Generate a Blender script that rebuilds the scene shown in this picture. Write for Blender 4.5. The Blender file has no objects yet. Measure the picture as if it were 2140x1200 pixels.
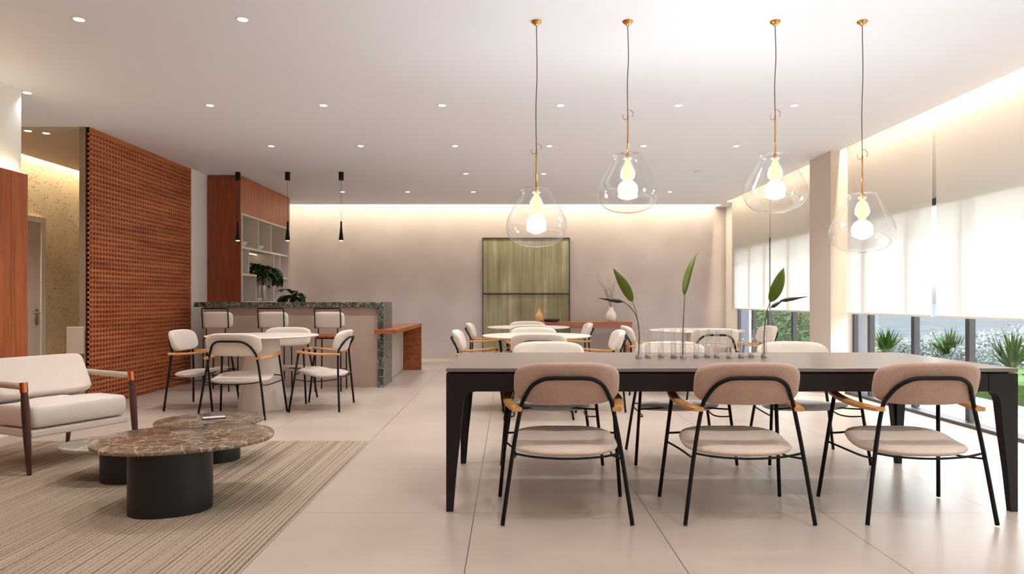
import bpy, bmesh, math, random
from mathutils import Vector, Matrix
random.seed(7)
S = bpy.context.scene
C = S.collection
PI = math.pi
F = 1427.0; VX = 1065.0; VY = 628.0; EYE = 1.105; ZC = 2.88
rad = math.radians
def P(px, py, Y):                      # a measured photo point at known depth -> metres
    return Vector(((px-VX)*Y/F, Y, EYE-(py-VY)*Y/F))
def onceil(px, py, z=ZC):
    Y = (z-EYE)*F/(VY-py)
    return ((px-VX)*Y/F, Y)

# ------------------------------------------------------------------ materials
def srgb(r, g, b):
    f = lambda c: (c/255/12.92 if c/255 <= .04045 else ((c/255+.055)/1.055)**2.4)
    return (f(r), f(g), f(b), 1)
def newmat(name):
    m = bpy.data.materials.new(name); m.use_nodes = True
    nt = m.node_tree; nt.nodes.clear()
    out = nt.nodes.new('ShaderNodeOutputMaterial')
    return m, nt, out
class N:
    def __init__(s, nt): s.nt = nt
    def __call__(s, t, _in=None, **kw):
        n = s.nt.nodes.new('ShaderNode'+t)
        for k, v in kw.items(): setattr(n, k, v)
        for k, v in (_in or {}).items():
            if isinstance(v, bpy.types.NodeSocket): s.nt.links.new(v, n.inputs[k])
            else: n.inputs[k].default_value = v
        return n
    def ramp(s, fac, stops):
        n = s.nt.nodes.new('ShaderNodeValToRGB')
        while len(n.color_ramp.elements) < len(stops): n.color_ramp.elements.new(.5)
        for e, (p, c) in zip(n.color_ramp.elements, stops):
            e.position = p; e.color = c if len(c) == 4 else (*c, 1)
        s.nt.links.new(fac, n.inputs[0]); return n.outputs[0]
    def math(s, op, a, b=0.0):
        return s('Math', {0: a, 1: b}, operation=op).outputs[0]
    def coords(s, scale=(1,1,1), kind='Object'):
        tc = s('TexCoord')
        mp = s('Mapping', {'Vector': tc.outputs[kind], 'Scale': scale})
        return mp.outputs[0]
def pbr(name, col, rough=.5, metal=0, spec=.5, noise=None, bump=None, coat=0, sheen=0, emit=None):
    """plain procedural surface; noise=(scale xyz, amount) varies the colour, bump=(scale, strength, dist)"""
    m, nt, out = newmat(name); n = N(nt)
    b = n('BsdfPrincipled', {'Base Color': col, 'Roughness': rough, 'Metallic': metal, 'Specular IOR Level': spec,
                             'Coat Weight': coat, 'Sheen Weight': sheen})
    if noise:
        t = n('TexNoise', {'Vector': n.coords(noise[0]), 'Scale': 1.0, 'Detail': 4.0})
        a = noise[1]; c = Vector(col[:3])
        r = n.ramp(t.outputs[0], [(.3, tuple(c*(1-a))), (.7, tuple(c*(1+a)))])
        nt.links.new(r, b.inputs['Base Color'])
    if bump:
        t = n('TexNoise', {'Vector': n.coords((bump[0],)*3), 'Scale': 1.0, 'Detail': 3.0})
        bp = n('Bump', {'Height': t.outputs[0], 'Strength': bump[1], 'Distance': bump[2]})
        nt.links.new(bp.outputs[0], b.inputs['Normal'])
    nt.links.new(b.outputs[0], out.inputs[0])
    return m
def emis(name, col, st):
    m, nt, out = newmat(name); n = N(nt)
    e = n('Emission', {'Color': col, 'Strength': st}); nt.links.new(e.outputs[0], out.inputs[0]); return m
def wood(name, c1, c2, axis='z', rough=.45, scale=1.0, planks=None):
    m, nt, out = newmat(name); n = N(nt)
    sc = {'x': (.8,9,9), 'y': (9,.8,9), 'z': (9,9,.8)}[axis]
    v = n.coords(tuple(k*scale for k in sc))
    t = n('TexNoise', {'Vector': v, 'Scale': 2.0, 'Detail': 6.0, 'Distortion': .6})
    t2 = n('TexNoise', {'Vector': v, 'Scale': 9.0, 'Detail': 3.0})
    f = n.math('ADD', n.math('MULTIPLY', t.outputs[0], .75), n.math('MULTIPLY', t2.outputs[0], .25))
    col = n.ramp(f, [(.3, c1), (.68, c2)])
    if planks:                          # fine joints between veneer sheets
        ax, w = planks
        sx = n('SeparateXYZ', {0: n('TexCoord').outputs['Object']})
        fr = n.math('FRACT', n.math('DIVIDE', sx.outputs[ax], w))
        ln = n.math('LESS_THAN', fr, .012)
        col = n('MixRGB', {'Fac': n.math('MULTIPLY', ln, .55), 'Color1': col, 'Color2': (.02,.008,.004,1)}).outputs[0]
    b = n('BsdfPrincipled', {'Base Color': col, 'Roughness': rough, 'Specular IOR Level': .4})
    nt.links.new(b.outputs[0], out.inputs[0]); return m
def fabric(name, col, var=.12, scale=420, bump=.35, sheen=.3, speck=0.0):
    m, nt, out = newmat(name); n = N(nt)
    v = n.coords((1,1,1))
    t = n('TexNoise', {'Vector': v, 'Scale': scale, 'Detail': 2.0})
    t2 = n('TexNoise', {'Vector': v, 'Scale': 7.0, 'Detail': 2.0})
    f = n.math('ADD', n.math('MULTIPLY', t.outputs[0], .7), n.math('MULTIPLY', t2.outputs[0], .3))
    c = Vector(col[:3]); a = var+speck
    cr = n.ramp(f, [(.36, tuple(c*(1-a))), (.64, tuple(c*(1+a)))])
    bp = n('Bump', {'Height': t.outputs[0], 'Strength': bump, 'Distance': .004})
    b = n('BsdfPrincipled', {'Base Color': cr, 'Roughness': .92, 'Specular IOR Level': .15, 'Sheen Weight': sheen,
                             'Normal': bp.outputs[0]})
    nt.links.new(b.outputs[0], out.inputs[0]); return m
def marble(name, c1, c2, vein, scale=1.0, width=.05, rough=.18):
    m, nt, out = newmat(name); n = N(nt)
    v = n.coords((scale,)*3)
    nz = n('TexNoise', {'Vector': v, 'Scale': 3.2, 'Detail': 8.0, 'Roughness': .65})
    w = n('MixRGB', {'Fac': .32, 'Color1': v, 'Color2': nz.outputs['Color']})
    vo = n('TexVoronoi', {'Vector': w.outputs[0], 'Scale': 5.5}, feature='DISTANCE_TO_EDGE')
    vo2 = n('TexVoronoi', {'Vector': w.outputs[0], 'Scale': 14.0}, feature='DISTANCE_TO_EDGE')
    l1 = n.ramp(vo.outputs['Distance'], [(0, (1,1,1)), (width, (0,0,0))])
    l2 = n.ramp(vo2.outputs['Distance'], [(0, (.55,.55,.55)), (width*.8, (0,0,0))])
    gate = n.ramp(n('TexNoise', {'Vector': v, 'Scale': 2.6, 'Detail': 2.0}).outputs[0], [(.42, (0,0,0)), (.62, (1,1,1))])
    ln = n('MixRGB', {'Fac': 1.0, 'Color1': l1, 'Color2': n('MixRGB', {'Fac': 1.0, 'Color1': l2, 'Color2': gate}, blend_type='MULTIPLY').outputs[0]}, blend_type='LIGHTEN')
    base = n.ramp(n('TexNoise', {'Vector': v, 'Scale': 4.0, 'Detail': 8.0, 'Roughness': .7}).outputs[0], [(.35, c1), (.65, c2)])
    col = n('MixRGB', {'Fac': ln.outputs[0], 'Color1': base, 'Color2': vein}).outputs[0]
    b = n('BsdfPrincipled', {'Base Color': col, 'Roughness': rough})
    nt.links.new(b.outputs[0], out.inputs[0]); return m
def thinglass(name, tint=(1,1,1,1), gmax=.9, gmin=.04, blend=.35, rough=.0):
    m, nt, out = newmat(name); n = N(nt)
    lw = n('LayerWeight', {'Blend': blend})
    f = n.ramp(lw.outputs['Facing'], [(.0, (gmin,)*3), (.7, (gmin+.12,)*3), (1.0, (gmax,)*3)])
    mx = n('MixShader', {0: f, 1: n('BsdfTransparent', {'Color': tint}).outputs[0], 2: n('BsdfGlossy', {'Roughness': rough, 'Color': (.95,.95,.97,1)}).outputs[0]})
    nt.links.new(mx.outputs[0], out.inputs[0]); return m
M = {}
def floor_mat():
    m, nt, out = newmat('porcelain_tile'); n = N(nt)
    tc = n('TexCoord'); sx = n('SeparateXYZ', {0: tc.outputs['Object']})
    def joint(o, x0, w):
        fr = n.math('FRACT', n.math('DIVIDE', n.math('ADD', o, 40*.907-x0+w/2), .907))
        return n.math('LESS_THAN', fr, w/.907)
    j = n.math('MAXIMUM', joint(sx.outputs[0], .7236, .0045), n.math('MULTIPLY', joint(sx.outputs[1], 3.551, .0045), .6))
    t = n('TexNoise', {'Vector': tc.outputs['Object'], 'Scale': 1.4, 'Detail': 6.0, 'Roughness': .6})
    base = n.ramp(t.outputs[0], [(.3, srgb(180,164,151)), (.7, srgb(192,177,165))])
    col = n('MixRGB', {'Fac': n.math('MULTIPLY', j, .85), 'Color1': base, 'Color2': srgb(70,58,50)}).outputs[0]
    b = n('BsdfPrincipled', {'Base Color': col, 'Roughness': .30, 'Specular IOR Level': .5})
    nt.links.new(b.outputs[0], out.inputs[0]); return m
def rug_mat():
    m, nt, out = newmat('woven_rug'); n = N(nt)
    tc = n('TexCoord'); o = tc.outputs['Object']; sx = n('SeparateXYZ', {0: o})
    # dark threads along the length, gathered in bands, and a short cross weave
    v1 = n('Mapping', {'Vector': o, 'Scale': (84, .3, 1)})
    ln = n('TexNoise', {'Vector': v1.outputs[0], 'Scale': 1.0, 'Detail': 1.0}).outputs[0]
    vs = n('Mapping', {'Vector': o, 'Scale': (5, .2, 1)})
    band = n('TexNoise', {'Vector': vs.outputs[0], 'Scale': 1.0, 'Detail': 2.0}).outputs[0]
    fine = n.math('SINE', n.math('MULTIPLY', sx.outputs[0], 2*PI/.026))
    v2 = n('Mapping', {'Vector': o, 'Scale': (120, 60, 1)})
    sp = n('TexNoise', {'Vector': v2.outputs[0], 'Scale': 1.5, 'Detail': 2.0}).outputs[0]
    f = n.math('ADD', n.math('MULTIPLY', ln, .52), n.math('MULTIPLY', sp, .32))
    f = n.math('ADD', f, n.math('MULTIPLY', n.math('MULTIPLY', fine, band), .10))
    f = n.math('ADD', f, n.math('ADD', n.math('MULTIPLY', band, .06), .03))
    col = n.ramp(f, [(.38, srgb(116,99,84)), (.445, srgb(158,141,122)), (.64, srgb(180,164,145))])
    bp = n('Bump', {'Height': f, 'Strength': .5, 'Distance': .004})
    b = n('BsdfPrincipled', {'Base Color': col, 'Roughness': .95, 'Specular IOR Level': .1, 'Normal': bp.outputs[0]})
    nt.links.new(b.outputs[0], out.inputs[0]); return m
def terrazzo_mat():
    m, nt, out = newmat('speckled_stone'); n = N(nt)
    v = n.coords()
    nz = n('TexNoise', {'Vector': v, 'Scale': 9.0, 'Detail': 5.0})
    w = n('MixRGB', {'Fac': .06, 'Color1': v, 'Color2': nz.outputs['Color']})
    base = n.ramp(n('TexNoise', {'Vector': v, 'Scale': 3.0, 'Detail': 8.0}).outputs[0], [(.3, srgb(190,170,138)), (.7, srgb(208,190,160))])
    def spots(col, sc, th, c):
        vo = n('TexVoronoi', {'Vector': w.outputs[0], 'Scale': sc})
        rnd = n('SeparateColor', {0: vo.outputs['Color']}).outputs[0]
        k = n.math('MULTIPLY', n.math('LESS_THAN', vo.outputs['Distance'], th), n.math('LESS_THAN', rnd, .35))
        return n('MixRGB', {'Fac': k, 'Color1': col, 'Color2': c}).outputs[0]
    c1 = spots(base, 26, .28, srgb(150,126,94)); c2 = spots(c1, 41, .3, srgb(222,208,182))
    b = n('BsdfPrincipled', {'Base Color': c2, 'Roughness': .5})
    nt.links.new(b.outputs[0], out.inputs[0]); return m
def painting_mat():
    m, nt, out = newmat('green_canvas'); n = N(nt)
    v = n.coords((9, 1, .55)); v2 = n.coords((46, 1, .9)); v3 = n.coords((1.6,1,1.6))
    a = n('TexNoise', {'Vector': v, 'Scale': 1.0, 'Detail': 3.0}).outputs[0]
    b_ = n('TexNoise', {'Vector': v2, 'Scale': 1.0, 'Detail': 4.0}).outputs[0]
    c_ = n('TexNoise', {'Vector': v3, 'Scale': 1.0, 'Detail': 2.0}).outputs[0]
    f = n.math('ADD', n.math('ADD', n.math('MULTIPLY', a, .5), n.math('MULTIPLY', b_, .3)), n.math('MULTIPLY', c_, .3))
    col = n.ramp(f, [(.34, srgb(98,90,70)), (.45, srgb(138,134,104)), (.58, srgb(163,160,130)), (.72, srgb(198,192,168))])
    b = n('BsdfPrincipled', {'Base Color': col, 'Roughness': .6})
    nt.links.new(b.outputs[0], out.inputs[0]); return m
def blind_mat():
    m, nt, out = newmat('screen_fabric'); n = N(nt)
    w = n('TexNoise', {'Vector': n.coords((900,900,900)), 'Scale': 1.0})
    c = n.ramp(w.outputs[0], [(.3, srgb(240,237,235)), (.7, srgb(247,245,243))])
    a = n('MixShader', {0: .56, 1: n('BsdfTranslucent', {'Color': c}).outputs[0], 2: n('BsdfDiffuse', {'Color': c}).outputs[0]})
    mx = n('MixShader', {0: .16, 1: a.outputs[0], 2: n('BsdfTransparent').outputs[0]})
    nt.links.new(mx.outputs[0], out.inputs[0]); return m
def leaf_mat(name, c1, c2, trans=.25, rough=.4):
    m, nt, out = newmat(name); n = N(nt)
    g = n('NewGeometry'); rnd = g.outputs['Random Per Island']
    nz = n('TexNoise', {'Vector': n.coords((20,20,20)), 'Scale': 1.0}).outputs[0]
    f = n.math('ADD', n.math('MULTIPLY', rnd, .7), n.math('MULTIPLY', nz, .3))
    col = n.ramp(f, [(.15, c1), (.85, c2)])
    b = n('BsdfPrincipled', {'Base Color': col, 'Roughness': rough, 'Specular IOR Level': .3})
    mx = n('MixShader', {0: trans, 1: b.outputs[0], 2: n('BsdfTranslucent', {'Color': col}).outputs[0]})
    nt.links.new(mx.outputs[0], out.inputs[0]); return m

M['floor'] = floor_mat()
M['ceiling'] = pbr('ceiling_paint', srgb(238,243,252), .9, spec=.2)
M['white'] = pbr('white_paint', srgb(242,240,238), .8, spec=.2)
M['soffit'] = pbr('beige_soffit_paint', srgb(196,178,160), .85, spec=.2)
M['taupe'] = pbr('taupe_partition_paint', srgb(150,126,102), .85, spec=.2)
M['plaster'] = pbr('grey_plaster', srgb(197,189,190), .85, spec=.2, noise=((1.6,1.6,1.6), .09), bump=(9, .12, .01))
M['pillar'] = pbr('pillar_paint', srgb(218,207,196), .8, spec=.2)
M['stone'] = terrazzo_mat()
M['wood'] = wood('reddish_veneer', srgb(148,74,40), srgb(190,108,66), 'z', planks=(1, .62))
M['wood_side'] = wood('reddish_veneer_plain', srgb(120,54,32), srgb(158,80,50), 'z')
M['bench_wood'] = wood('orange_brown_wood', srgb(120,58,28), srgb(172,98,54), 'y')
M['console_wood'] = wood('brown_console_wood', srgb(146,88,64), srgb(186,124,96), 'x')
M['lattice'] = wood('lattice_wood', srgb(150,78,46), srgb(204,124,80), 'y', scale=.5)
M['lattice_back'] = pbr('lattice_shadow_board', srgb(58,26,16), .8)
M['oak'] = wood('light_oak', srgb(176,118,62), srgb(214,160,98), 'y')
M['walnut'] = wood('dark_walnut', srgb(58,32,24), srgb(92,52,38), 'z')
M['black'] = pbr('black_steel', srgb(17,13,12), .5, spec=.22)
M['table'] = pbr('dark_lacquer', srgb(120,106,98), .32, spec=.55, noise=((5,5,5), .08))
M['table_edge'] = pbr('dark_table_frame', srgb(24,16,13), .55, spec=.3)
M['rose'] = fabric('rosy_boucle_shaded', srgb(186,154,140), .18, 300, .6)  # chair backs: the seat's fabric, darkened to stand for their shade
M['rose_seat'] = fabric('rosy_boucle_lightened', srgb(230,210,194), .12, 300, .5)  # same fabric as the backs, light on the seats put into the colour
M['cream'] = fabric('cream_fabric', srgb(214,202,190), .05, 600, .2)
M['grey'] = fabric('pale_boucle_shaded', srgb(176,170,166), .12, 230, .7, speck=.22)  # pale far-row seat fabric; its grey is shade put into the colour
M['sofa'] = fabric('ivory_upholstery', srgb(222,210,200), .05, 500, .2)
M['strap'] = pbr('beige_leather', srgb(190,172,150), .55)
M['tabletop'] = pbr('white_stone_top', srgb(228,216,206), .3, noise=((6,6,6), .03))
M['cone'] = pbr('white_pedestal', srgb(220,210,202), .5)
M['marble'] = marble('brown_marble', srgb(88,72,58), srgb(136,116,96), srgb(200,180,158), 2.5, .04, .14)
M['marble_grey'] = marble('grey_marble', srgb(122,114,100), srgb(150,142,126), srgb(210,204,190), 1.5, .03)
M['granite'] = marble('green_black_granite', srgb(34,40,34), srgb(78,84,74), srgb(172,170,158), 3.2, .05, .25)
M['granite_side'] = M['granite']
M['counter_front'] = pbr('taupe_counter_panel', srgb(172,152,138), .7, noise=((3,3,3), .04))
M['counter_white'] = pbr('white_counter_panel', srgb(206,198,192), .6)
M['coffee_base'] = pbr('black_drum', srgb(13,11,11), .45)
M['brass'] = pbr('brass', srgb(214,160,90), .25, metal=1)
M['copper'] = pbr('copper_cap', srgb(206,120,74), .22, metal=1)
M['chrome'] = pbr('satin_metal', srgb(190,186,182), .35, metal=.9)
M['cord'] = pbr('grey_cord', srgb(92,84,80), .7)
M['glass'] = thinglass('blown_glass', (.97,.97,.975,1), gmax=.95, gmin=.07, blend=.5)
M['vial'] = thinglass('vial_glass', (.985,.985,.985,1), gmax=.85, gmin=.08, blend=.6)
M['pane'] = thinglass('window_glass', (.97,.985,.985,1), gmax=.5, gmin=.03, blend=.2)
M['bulb'] = emis('lit_bulb', (1,.975,.95,1), 118)
M['neck'] = emis('lit_bulb_neck', (1,.72,.36,1), 1.6)
M['lens'] = emis('lit_downlight_lens', (1,.92,.8,1), 22)
M['lens_small'] = emis('lit_pendant_tip', (1,.78,.5,1), 5)
M['led'] = emis('lit_led_strip', (1,.84,.56,1), 3)
M['frame'] = pbr('graphite_window_frame', srgb(70,68,70), .5, metal=.2)
M['reveal'] = pbr('shade_toned_reveal_paint', srgb(112,114,126), .8)  # low bluish tone paints shade and sky light onto the window reveals
M['blind'] = blind_mat()
M['hem'] = pbr('white_hem_bar', srgb(236,232,228), .6)
M['rug'] = rug_mat()
M['art'] = painting_mat()
M['artframe'] = pbr('dark_picture_frame', srgb(62,52,44), .5)
M['door'] = pbr('pale_door_paint', srgb(214,204,194), .6)
M['niche'] = pbr('pinkish_niche_board', srgb(186,168,158), .7)
M['shelf'] = pbr('white_shelf_board', srgb(224,212,204), .6)
M['ceramic'] = pbr('white_ceramic', srgb(238,232,226), .35)
M['gold_vase'] = pbr('golden_ceramic', srgb(224,184,124), .35)
M['dark_wood_tray'] = pbr('dark_tray', srgb(50,38,34), .5)
M['phone_dark'] = pbr('dark_phone_body', srgb(40,36,34), .4)
M['phone_screen'] = pbr('pale_glossy_phone_face', srgb(242,244,246), .08, spec=.8)
M['leaf'] = leaf_mat('strelitzia_leaf', srgb(88,104,24), srgb(128,142,50), .3)
M['leaf_dark'] = leaf_mat('palm_leaf', srgb(20,40,18), srgb(58,88,34), .15)
M['bract'] = pbr('dark_bract', srgb(44,40,30), .5)
M['stem'] = pbr('green_stem', srgb(84,92,50), .5)
M['twig'] = pbr('dry_twig', srgb(110,92,80), .8)
M['paving'] = pbr('pale_terrace_paving', srgb(176,174,170), .7, noise=((2,2,2), .05))
M['grass'] = pbr('lawn', srgb(70,104,36), .9, noise=((30,30,30), .35))
M['soil'] = pbr('planting_bed', srgb(120,118,96), .95, noise=((12,12,12), .3))
M['silver'] = leaf_mat('silver_foliage', srgb(84,94,100), srgb(200,206,210), .2, .8)
M['agave'] = leaf_mat('green_blade', srgb(20,50,20), srgb(70,104,44), .06)
M['hedge'] = leaf_mat('hedge_leaf', srgb(52,76,44), srgb(122,146,100), .3)
M['sea'] = pbr('hazy_water', srgb(84,88,91), .9, spec=0, noise=((.02,.09,1), .12))
M['pot'] = pbr('grey_planter', srgb(96,90,86), .7)

# ------------------------------------------------------------------ mesh helpers
class MB:
    def __init__(s): s.bm = bmesh.new()
    def box(s, x0, x1, y0, y1, z0, z1, mi=0, rot=None):
        v = [s.bm.verts.new(p) for p in ((x0,y0,z0),(x1,y0,z0),(x1,y1,z0),(x0,y1,z0),(x0,y0,z1),(x1,y0,z1),(x1,y1,z1),(x0,y1,z1))]
        for f in ((0,3,2,1),(4,5,6,7),(0,1,5,4),(1,2,6,5),(2,3,7,6),(3,0,4,7)):
            s.bm.faces.new([v[i] for i in f]).material_index = mi
        return s
    def prism(s, outline, z0, z1, bev=0.0, steps=3):      # outline in xy, rounded top and bottom rims
        n = len(outline); cx = sum(p[0] for p in outline)/n; cy = sum(p[1] for p in outline)/n
        rings = []
        prof = []
        if bev > 0:
            for k in range(steps+1):
                a = PI/2*k/steps; prof.append((1-math.cos(a)*0-(1-math.sin(a)), z0+bev-bev*math.cos(a)))
            prof = [(bev*(math.sin(a)-1), z0+bev*(1-math.cos(a))) for a in [PI/2*k/steps for k in range(steps+1)]]
            prof += [(bev*(math.cos(a)-1), z1-bev+bev*math.sin(a)) for a in [PI/2*k/steps for k in range(steps+1)]]
        else: prof = [(0, z0), (0, z1)]
        for off, z in prof:
            r = []
            for x, y in outline:
                d = math.hypot(x-cx, y-cy) or 1; k = (d+off)/d
                r.append(s.bm.verts.new((cx+(x-cx)*k, cy+(y-cy)*k, z)))
            rings.append(r)
        s.bm.faces.new(rings[0][::-1]); s.bm.faces.new(rings[-1])
        for a, b in zip(rings, rings[1:]):
            for i in range(n): s.bm.faces.new((a[i], a[(i+1)%n], b[(i+1)%n], b[i]))
        return s
    def lathe(s, prof, c=(0,0,0), seg=32, capb=True, capt=True, ax=None):
        rings = []
        for r, z in prof:
            if r < 1e-6: rings.append([s.bm.verts.new((c[0], c[1], c[2]+z))])
            else: rings.append([s.bm.verts.new((c[0]+r*math.cos(2*PI*k/seg), c[1]+r*math.sin(2*PI*k/seg), c[2]+z)) for k in range(seg)])
        for a, b in zip(rings, rings[1:]):
            for i in range(seg):
                j = (i+1) % seg
                if len(a) == 1 and len(b) == 1: continue
                if len(a) == 1: s.bm.faces.new((a[0], b[j], b[i]))
                elif len(b) == 1: s.bm.faces.new((a[i], a[j], b[0]))
                else: s.bm.faces.new((a[i], a[j], b[j], b[i]))
        if capb and len(rings[0]) > 1: s.bm.faces.new(rings[0][::-1])
        if capt and len(rings[-1]) > 1: s.bm.faces.new(rings[-1])
        return s
    def tube(s, pts, r, seg=8, smooth=0, closed=False):
        pts = [Vector(p) for p in pts]
        if smooth: pts = catmull(pts, smooth)
        rs = r if isinstance(r, (list, tuple)) else None
        n = len(pts); rings = []
        t0 = (pts[1]-pts[0]).normalized()
        up = Vector((0,0,1)) if abs(t0.z) < .9 else Vector((0,1,0))
        nrm = t0.cross(up).normalized()
        for i, p in enumerate(pts):
            t = (pts[min(i+1,n-1)]-pts[max(i-1,0)])
            t.normalize()
            nrm = (nrm - t*nrm.dot(t)); nrm.normalize(); bi = t.cross(nrm)
            if rs: q = i/(n-1)*(len(rs)-1); k = min(int(q), len(rs)-2); rr = rs[k]+(rs[k+1]-rs[k])*(q-k)
            else: rr = r
            rings.append([s.bm.verts.new(p+nrm*(rr*math.cos(2*PI*a/seg))+bi*(rr*math.sin(2*PI*a/seg))) for a in range(seg)])
        for a, b in zip(rings, rings[1:]):
            for i in range(seg): s.bm.faces.new((a[i], a[(i+1)%seg], b[(i+1)%seg], b[i]))
        s.bm.faces.new(rings[0][::-1]); s.bm.faces.new(rings[-1]); return s
    def strip(s, pts, prof, side):                         # sweep a flat profile [(across, up)] along pts; side gives the across direction
        rings = []
        for p, sd in zip(pts, side):
            p = Vector(p); sd = Vector(sd).normalized()
            rings.append([s.bm.verts.new(p+sd*u+Vector((0,0,1))*w) for u, w in prof])
        m = len(prof)
        for a, b in zip(rings, rings[1:]):
            for i in range(m): s.bm.faces.new((a[i], a[(i+1)%m], b[(i+1)%m], b[i]))
        s.bm.faces.new(rings[0][::-1]); s.bm.faces.new(rings[-1]); return s
    def pillow(s, outline, th, er, fn, arc=6, crown=0.0):  # padded slab: outline (u,v), thickness th, rim inset er, fn(u,v,w)->xyz
        n = len(outline); rings = []
        prof = [(.0, .5+crown), (.3, .5+crown*.92), (.6, .5+crown*.6), (.82, .5+crown*.2)]
        top = [(k, w) for k, w in prof]
        edge = []
        for i in range(arc+1):
            a = PI*i/arc
            edge.append((1-er*(1-math.sin(a)), .5*math.cos(a)))
        edge = [e for e in edge]
        bot = [(k, -w if not crown else -.5) for k, w in prof[::-1]]
        seq = [t for t in top if t[0] < 1-er-.02]+edge+[b for b in bot if b[0] < 1-er-.02]
        for k, w in seq:
            if k == 0: rings.append([s.bm.verts.new(fn(0, 0, w*th))])
            else: rings.append([s.bm.verts.new(fn(u*k, v*k, w*th)) for u, v in outline])
        for a, b in zip(rings, rings[1:]):
            for i in range(n):
                j = (i+1) % n
                if len(a) == 1: s.bm.faces.new((a[0], b[i], b[j]))
                elif len(b) == 1: s.bm.faces.new((a[i], b[0], a[j]))
                else: s.bm.faces.new((a[i], b[i], b[j], a[j]))
        return s
    def leaf(s, base, tip, width, nrm, bend=0.0, n=8, fold=.25, shape=(.35, 1.0)):
        base = Vector(base); tip = Vector(tip); d = tip-base; L = d.length; t = d.normalized()
        nrm = Vector(nrm); nrm = (nrm-t*nrm.dot(t)).normalized(); sd = t.cross(nrm)
        prev = None
        for i in range(n+1):
            q = i/n
            w = width/2*(math.sin(PI*min(1, q**shape[0]*.5/.5 if False else (q/shape[0]*.5 if q < shape[0] else .5+(q-shape[0])/(1-shape[0])*.5))))**(.5 if q < shape[0] else .85)
            w = max(w, width*.015)
            c = base+d*q+nrm*(bend*math.sin(PI*q)*L)
            row = [s.bm.verts.new(c-sd*w+nrm*(w*fold)), s.bm.verts.new(c), s.bm.verts.new(c+sd*w+nrm*(w*fold))]
            if prev:
                s.bm.faces.new((prev[0], prev[1], row[1], row[0])); s.bm.faces.new((prev[1], prev[2], row[2], row[1]))
            prev = row
        return s
    def build(s, name, mat, parent=None, smooth=False, bevel=0, loc=None):
        bmesh.ops.recalc_face_normals(s.bm, faces=s.bm.faces)
        me = bpy.data.meshes.new(name); s.bm.to_mesh(me); s.bm.free()
        for m in (mat if isinstance(mat, (list, tuple)) else [mat]): me.materials.append(m)
        if smooth: me.polygons.foreach_set('use_smooth', [True]*len(me.polygons))
        o = bpy.data.objects.new(name, me); C.objects.link(o)
        if smooth == 'auto':
            me.set_sharp_from_angle(angle=rad(38))
        if bevel:
            b = o.modifiers.new('edge', 'BEVEL'); b.width = bevel; b.segments = 2; b.limit_method = 'ANGLE'
        if parent: o.parent = parent
        if loc: o.location = loc
        return o
def catmull(p, k):
    out = []
    q = [p[0]*2-p[1]]+p+[p[-1]*2-p[-2]]
    for i in range(1, len(q)-2):
        a, b, c, d = q[i-1], q[i], q[i+1], q[i+2]
        for j in range(k):
            t = j/k
            out.append(.5*((2*b)+(c-a)*t+(2*a-5*b+4*c-d)*t*t+(3*b-a-3*c+d)*t**3))
    out.append(p[-1]); return out
def superellipse(a, b, n=3.0, seg=40, rot=0):
    o = []
    for k in range(seg):
        t = 2*PI*k/seg; c, s_ = math.cos(t), math.sin(t)
        x = a*math.copysign(abs(c)**(2/n), c); y = b*math.copysign(abs(s_)**(2/n), s_)
        o.append((x*math.cos(rot)-y*math.sin(rot), x*math.sin(rot)+y*math.cos(rot)))
    return o
def tag(o, label, cat, group=None, kind=None):
    o['label'] = label; o['category'] = cat
    if group: o['group'] = group
    if kind: o['kind'] = kind
    return o
def thing(name, label, cat, loc=(0,0,0), rz=0, group=None):
    o = bpy.data.objects.new(name, None); C.objects.link(o); o.empty_display_size = .1
    o.location = loc; o.rotation_euler = (0,0,rz)
    return tag(o, label, cat, group)
def struct(o): o['kind'] = 'structure'; return o
def part(name, mat, parent, fn, **kw):
    m = MB(); fn(m); return m.build(name, mat, parent, **kw)
def dup(root, loc, rz, label, group=None):
    r = root.copy(); C.objects.link(r); r.location = loc; r.rotation_euler = (0,0,rz); r['label'] = label
    if group: r['group'] = group
    for ch in list(root.children):
        c = ch.copy(); C.objects.link(c); c.parent = r
        for g in list(ch.children):
            d = g.copy(); C.objects.link(d); d.parent = c
    return r
def lamp(name, kind, loc, energy, col=(1,.9,.78), parent=None, rot=(0,0,0), **kw):
    l = bpy.data.lights.new(name, kind); l.energy = energy; l.color = col
    for k, v in kw.items(): setattr(l, k, v)
    o = bpy.data.objects.new(name, l); C.objects.link(o); o.location = loc; o.rotation_euler = rot
    if parent: o.parent = parent
    return o

# ------------------------------------------------------------------ the room shell
YB = 13.0; CEX = 3.91; CEY = 12.62; XSC = -4.31
struct(MB().box(-6.1, 4.10, -3.7, 13.2, -.12, 0).build('floor', M['floor']))
m = MB()
m.box(XSC-.09, CEX, -3.7, CEY, ZC, ZC+.05)
m.box(-5.95, XSC-.09, 5.60, 6.98, ZC, ZC+.05)
m.box(CEX, 4.30, 12.30, 13.0, ZC, ZC+.05)
m.box(-6.1, 4.45, -3.7, 13.2, 3.30, 3.40)
struct(m.build('ceiling', M['ceiling']))
struct(MB().box(-5.84, XSC-.09, 6.98, 10.6, ZC-.02, ZC+.05).build('trim_1', M['soffit']))
struct(MB().box(-4.6, 4.45, YB, 13.2, 0, 3.30).build('wall_back', M['plaster']))
m = MB(); m.box(-4.28, -4.12, -3.7, 5.76, 0, 3.30); m.box(-6.1, -4.28, 5.60, 5.76, 0, 3.30)
struct(m.build('wall_left', M['white']))
struct(MB().box(-6.1, -5.95, 5.76, 10.75, 0, 3.30).build('wall_corridor', M['stone']))
m = MB(); m.box(-5.95, -4.45, 10.6, 10.75, 0, 3.30)
struct(m.build('wall_corridor_end', M['soffit']))
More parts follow.
